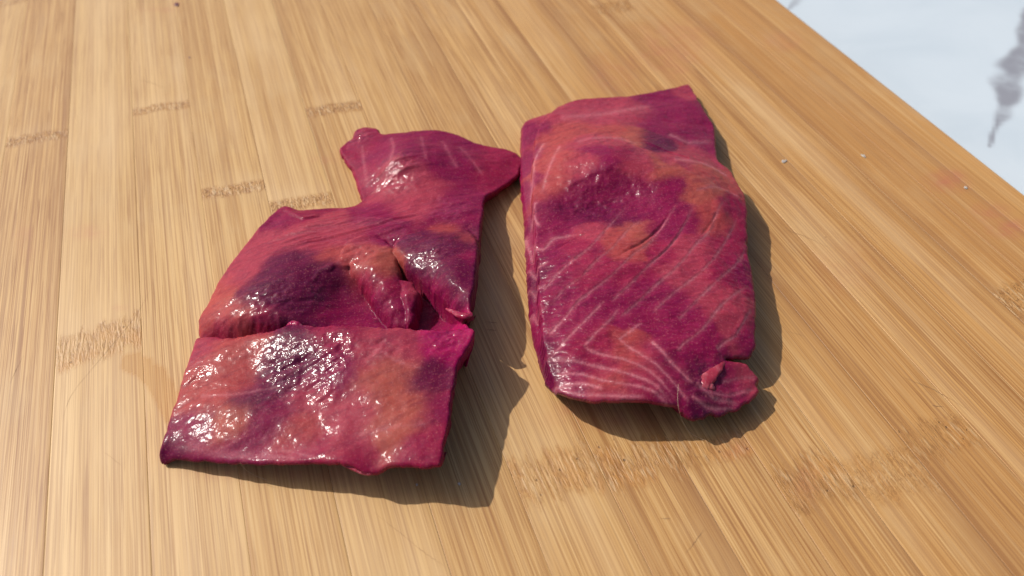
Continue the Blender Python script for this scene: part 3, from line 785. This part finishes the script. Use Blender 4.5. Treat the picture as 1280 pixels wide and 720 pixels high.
lines_b = [L([(677, 363), (701, 341), (723, 326), (739, 314), (757, 292), (783, 257)], d=.5), L([(688, 381), (706, 363), (726, 352), (746, 332), (766, 317), (783, 294), (803, 278)], d=.5), L([(712, 388), (734, 372), (766, 350), (788, 328), (810, 310), (830, 285), (848, 258)], d=.5),
           L([(763, 383), (790, 359), (819, 330), (839, 310), (856, 284), (866, 262)], d=.5), L([(775, 400), (790, 388), (819, 363), (846, 339), (868, 312), (886, 292), (898, 264), (910, 248)], d=.45), L([(815, 395), (841, 372), (861, 357), (886, 334), (901, 312), (914, 288), (926, 262)], d=.4), L([(846, 405), (868, 383), (890, 361), (912, 339), (928, 319), (934, 300)], d=.4),
           L([(846, 440), (856, 430), (878, 414), (898, 388), (915, 372), (938, 352)], f=.5), L([(896, 436), (905, 428), (920, 417), (931, 399), (942, 380)], f=.45, d=.5), L([(687, 417), (704, 401), (722, 381), (740, 370)], f=.55), L([(684, 449), (711, 423), (733, 403), (756, 380)], f=.5, d=.25),
           L([(729, 437), (744, 421), (760, 406), (774, 388)], f=.45, d=.2), L([(773, 427), (787, 417), (803, 406)], f=.45, d=.2),
           L([(684, 446), (713, 451), (744, 459), (771, 466), (798, 474), (820, 483), (848, 506)], .40, .52, .2), L([(729, 437), (753, 446), (782, 453), (808, 464), (824, 475), (849, 499)], .40, .52, .2), L([(773, 427), (793, 441), (822, 459), (847, 480), (864, 497)], .38, .5, .2),
           L([(813, 428), (836, 450), (869, 475)], .40, .65, .2), L([(694, 464), (727, 468), (758, 478), (793, 484), (820, 491), (847, 510)], .40, .52, .2), L([(698, 479), (727, 479), (755, 488)], .42, .65, .15), L([(690, 484, 11), (722, 494, 13.5), (770, 497, 14.5), (810, 498, 14)], .6, .5, 0),
           L([(656, 288, 7), (666, 312, 11), (679, 314, 13), (694, 299, 14), (723, 290, 17)], .5, .6, .3), L([(660, 332, 7), (672, 337, 12), (686, 326, 15)], .42, .5, .2), L([(661, 357, 7), (673, 364, 12), (684, 356, 14)], .4, .4, .2), L([(664, 388, 8), (674, 393, 12), (684, 384, 14)], .4, .4, .2), L([(670, 258, 11), (666, 274, 10), (675, 291, 12)], .5, .5, .2),
           L([(680, 180, 11), (668, 210, 10), (664, 250, 10)], .5, .5, .1), L([(700, 185, 14), (686, 215, 14), (676, 245, 13)], .45, .35, .1),
           L([(868, 484, 10), (890, 503, 8), (925, 506, 7)], .5, .35, .5), L([(876, 496, 9.5), (908, 497, 8), (945, 487, 7)], .5, .3, .6), L([(862, 500, 10), (885, 514, 8), (920, 513, 6.5)], .4, .35, .5), L([(900, 482, 9), (925, 476, 8), (944, 474, 7.5)], .45, .3, .4),
           L([(835, 170, 12), (860, 180, 11), (892, 178, 8)], 1.2, .3, .1), L([(840, 205, 17), (880, 208, 14), (912, 225, 11)], .8, .4, .2), L([(700, 150, 10), (760, 142, 11), (820, 132, 9)], 1.6, .25, 0), L([(720, 180, 16), (770, 175, 17), (800, 185, 17)], 1.0, .25, .1),
           L([(868, 244, 17), (900, 238, 15), (928, 252, 12)], .4, .35, .3)]
gash_b = [([(770, 322, 18), (800, 304, 18), (824, 284, 18), (840, 262, 18)], .75, .45), ([(812, 330, 18), (838, 306, 18), (856, 282, 18)], .4, .4), ([(872, 300, 17), (886, 282, 17), (896, 268, 16)], .35, .4), ([(690, 318, 14), (712, 300, 16), (740, 290, 17)], .4, .6)]
steps_b = [([(862, 492, 11.5), (885, 500, 9.5), (915, 502, 8.2), (942, 492, 7.4)], 1.0, 2.2, 1), ([(862, 506, 10.5), (885, 512, 8.6), (918, 509, 7.2)], .8, 1.8, 1), ([(705, 238, 16), (740, 226, 17), (775, 222, 18), (800, 235, 18)], .5, 3.5, 1), ([(800, 180, 15), (830, 190, 16), (865, 205, 15)], .9, 3, 1)]
def relief_b(x, y, P, wet):
    u = (P @ RT[:2]); v = (P @ HD[:2])
    c, s = math.cos(math.radians(-8)), math.sin(math.radians(-8))
    a, b = u * c + v * s, -u * s + v * c
    far = sstep(0.205, 0.190, v)
    k = np.clip(wet - 0.25, 0, 1)
    hollow = np.exp(-(((P - HOL) @ RT[:2]) / 0.014) ** 2 - (((P - HOL) @ HD[:2]) / 0.0085) ** 2)
    return 0.00022 * fbm(a * 260, b * 1100, 91, 2) * far + 0.00024 * fbm(u * 480, v * 480, 92, 2) * (0.35 + 1.6 * hollow + k) - 0.0006 * hollow
HOL = unproject([(738, 254)], 0.0155)[0, :2]
wet_b = [(675, 405, 12, .9, 12), (890, 235, 16, .9, 16), (740, 330, 60, .5, 17), (880, 470, 22, .8, 10), (760, 480, 60, .5, 15), (830, 180, 25, .6, 15), (700, 300, 30, .3, 14)]
fil_b, loc_b = build_piece('salmon_fillet', 'neat oblong block of pink and magenta beet-cured salmon with white flake lines', out_b, in_b, spl_b, M_SALMON, 300,
            flaps=flaps_b, lines=lines_b, gashes=gash_b, steps=steps_b, wet_spots=wet_b, relief=relief_b, wet0=0.30, line_wet=0.70, sharp=1.3)

# ---- torn strips that belong to the pieces
shred('torn_lip', fil_a, loc_a, [(558, 386, 15.5), (570, 392, 17), (581, 395, 18.2), (591, 393, 18.5)], [.4, 1.0, 1.2, .6], RD, M_SALMON_WET, .7, 3)
shred('torn_lip', fil_a, loc_a, [(358, 410, 12.5), (365, 405, 13.6), (372, 407, 13.5), (380, 411, 13)], [.5, 1.1, 1.2, .5], MB, M_SALMON_WET, .8, 7)
shred('loose_tag', fil_a, loc_a, [(428, 580, 11.5), (445, 585, 10.8), (462, 589, 10.5), (480, 584, 11.5)], [.4, 1.1, 1.2, .5], PK, M_SALMON_WET, .45, 9)
shred('torn_shred', fil_b, loc_b, [(905, 452, 12), (898, 459, 12.6), (888, 470, 12.3), (880, 481, 11.6), (875, 489, 10.8)], [.5, 1.3, 2.0, 2.2, 1.3], (.28, .024, .050), M_SALMON, .42, 11, .5)
shred('torn_shred', fil_b, loc_b, [(884, 476, 12), (889, 483, 11.6), (893, 486, 11)], [.7, 1.2, .6], (.30, .03, .055), M_SALMON, .5, 13, .5)

# ------------------------------------------------------------------ small things on the board
def ribbon(px, w_mm, z=0.00006):
    C = catmull(unproject(px, z)[:, :2], 8, False)
    t = np.gradient(C, axis=0); t /= np.linalg.norm(t, axis=1, keepdims=True)
    nn = np.stack([-t[:, 1], t[:, 0]], 1)
    k = len(C)
    w = w_mm * 0.5e-3 * np.sin(np.linspace(0.15, math.pi - 0.15, k)) * (1 + 0.5 * rng.uniform(-1, 1, k))
    C = C + nn * (rng.normal(0, 0.00006, k))[:, None]
    V = np.vstack([np.c_[C + nn * w[:, None], np.full(k, z)], np.c_[C - nn * w[:, None], np.full(k, z)]])
    i = np.arange(k - 1)
    return V, np.stack([i, i + 1, k + i + 1, k + i][::-1], 1)
for px, w in (([(960, 262), (985, 287), (1005, 295), (1037, 310)], .22), ([(1125, 470), (1167, 487), (1210, 512)], .2), ([(467, 640), (495, 662), (530, 690), (555, 707)], .16),
              ([(880, 662), (868, 678), (857, 692)], .14), ([(825, 648), (838, 648)], .2), ([(194, 348), (167, 398), (93, 488), (78, 527)], .10), ([(29, 445), (20, 462), (12, 480)], .15),
              ([(608, 402), (623, 404)], .3), ([(607, 412), (621, 413)], .3), ([(172, 100), (188, 103), (205, 110)], .18), ([(1165, 507), (1180, 508)], .2), ([(985, 414), (1005, 420)], .12), ([(130, 565), (152, 582)], .12)):
    V, F = ribbon(px, w * 0.6)
    mesh_obj('knife_mark', V + inv, F, M_MARK, board, smooth=False)

def crumb(name, px, size, mat, label, cat, group, flat=0.5, seed=0):
    r = np.random.default_rng(seed)
    import bmesh
    bm = bmesh.new()
    bmesh.ops.create_icosphere(bm, subdivisions=2, radius=1)
    for v in bm.verts:
        d = v.co.normalized()
        f = 1 + 0.28 * math.sin(3.1 * d.x + seed) * math.cos(2.3 * d.y + seed * 2) + r.uniform(-.12, .12)
        v.co = Vector((d.x * size[0] * f, d.y * size[1] * f, d.z * size[1] * flat * f)) * 1e-3
    zmin = min(v.co.z for v in bm.verts)
    for v in bm.verts:
        v.co.z -= zmin
    me = bpy.data.meshes.new(name); bm.to_mesh(me); bm.free()
    me.materials.append(mat)
    o = bpy.data.objects.new(name, me)
    w = unproject([px], 0)[0]
    o.location = (w[0], w[1], 0.0); o.rotation_euler.z = r.uniform(0, 6)
    COL.objects.link(o)
    o['label'] = label; o['category'] = cat; o['group'] = group
for i, (px, sz, lab) in enumerate([((980, 202), (1.2, .8), 'white salt crystal lying on bare bamboo, closest to the neat salmon block'),
                                   ((1079, 195), (1.1, .7), 'white salt crystal midway between the neat salmon block and the board edge'),
                                   ((1207, 235), (.9, .7), 'white salt crystal beside the pink stain near the board edge'),
                                   ((574, 605), (.45, .4), 'salt speck in the shadow off the torn salmon piece, farther from its front edge'),
                                   ((521, 606), (.5, .3), 'salt speck in the shadow just below the torn salmon piece, front edge')]):
    crumb('salt_crystal', px, sz, M_SALT, lab, 'salt', 'salt crystals scattered on the board', .28, i + 1)
for i, (px, sz, lab) in enumerate([((221, 6), (1.9, 1.1), 'dark red beet crumb on pale bamboo, the larger of two'), ((237, 72), (.7, .4), 'pinprick dark red beet crumb on pale bamboo, the smaller of two')]):
    crumb('beet_crumb', px, sz, M_SPECK, lab, 'crumb', 'beet crumbs on the board', .25, i + 20)

# a hair-thin strand of connective tissue hanging off the block's front
def strand(root, loc, path, r_mm):
    p = np.asarray(path, float)
    C = catmull(unproject(p[:, :2], p[:, 2] * 1e-3), 10, False) - loc
    cu = bpy.data.curves.new('tissue_strand', 'CURVE'); cu.dimensions = '3D'; cu.bevel_depth = r_mm * 1e-3; cu.bevel_resolution = 1
    sp = cu.splines.new('POLY'); sp.points.add(len(C) - 1)
    for q, c in zip(sp.points, C):
        q.co = (*c, 1)
    dg = bpy.data.objects.new('tmp', cu); COL.objects.link(dg)
    me = bpy.data.meshes.new_from_object(dg.evaluated_get(bpy.context.evaluated_depsgraph_get()))
    bpy.data.objects.remove(dg)
    me.name = 'tissue_strand'; me.materials.clear(); me.materials.append(M_HAIR)
    o = bpy.data.objects.new('tissue_strand', me); COL.objects.link(o); o.parent = root
strand(fil_b, loc_b, [(848, 480, 15), (847, 500, 13.5), (849, 514, 11.5), (854, 528, 6), (863, 541, 1), (880, 550, .3)], .04)
strand(fil_a, loc_a, [(300, 578, 9), (306, 586, 5), (318, 594, .6), (334, 600, .3)], .035)
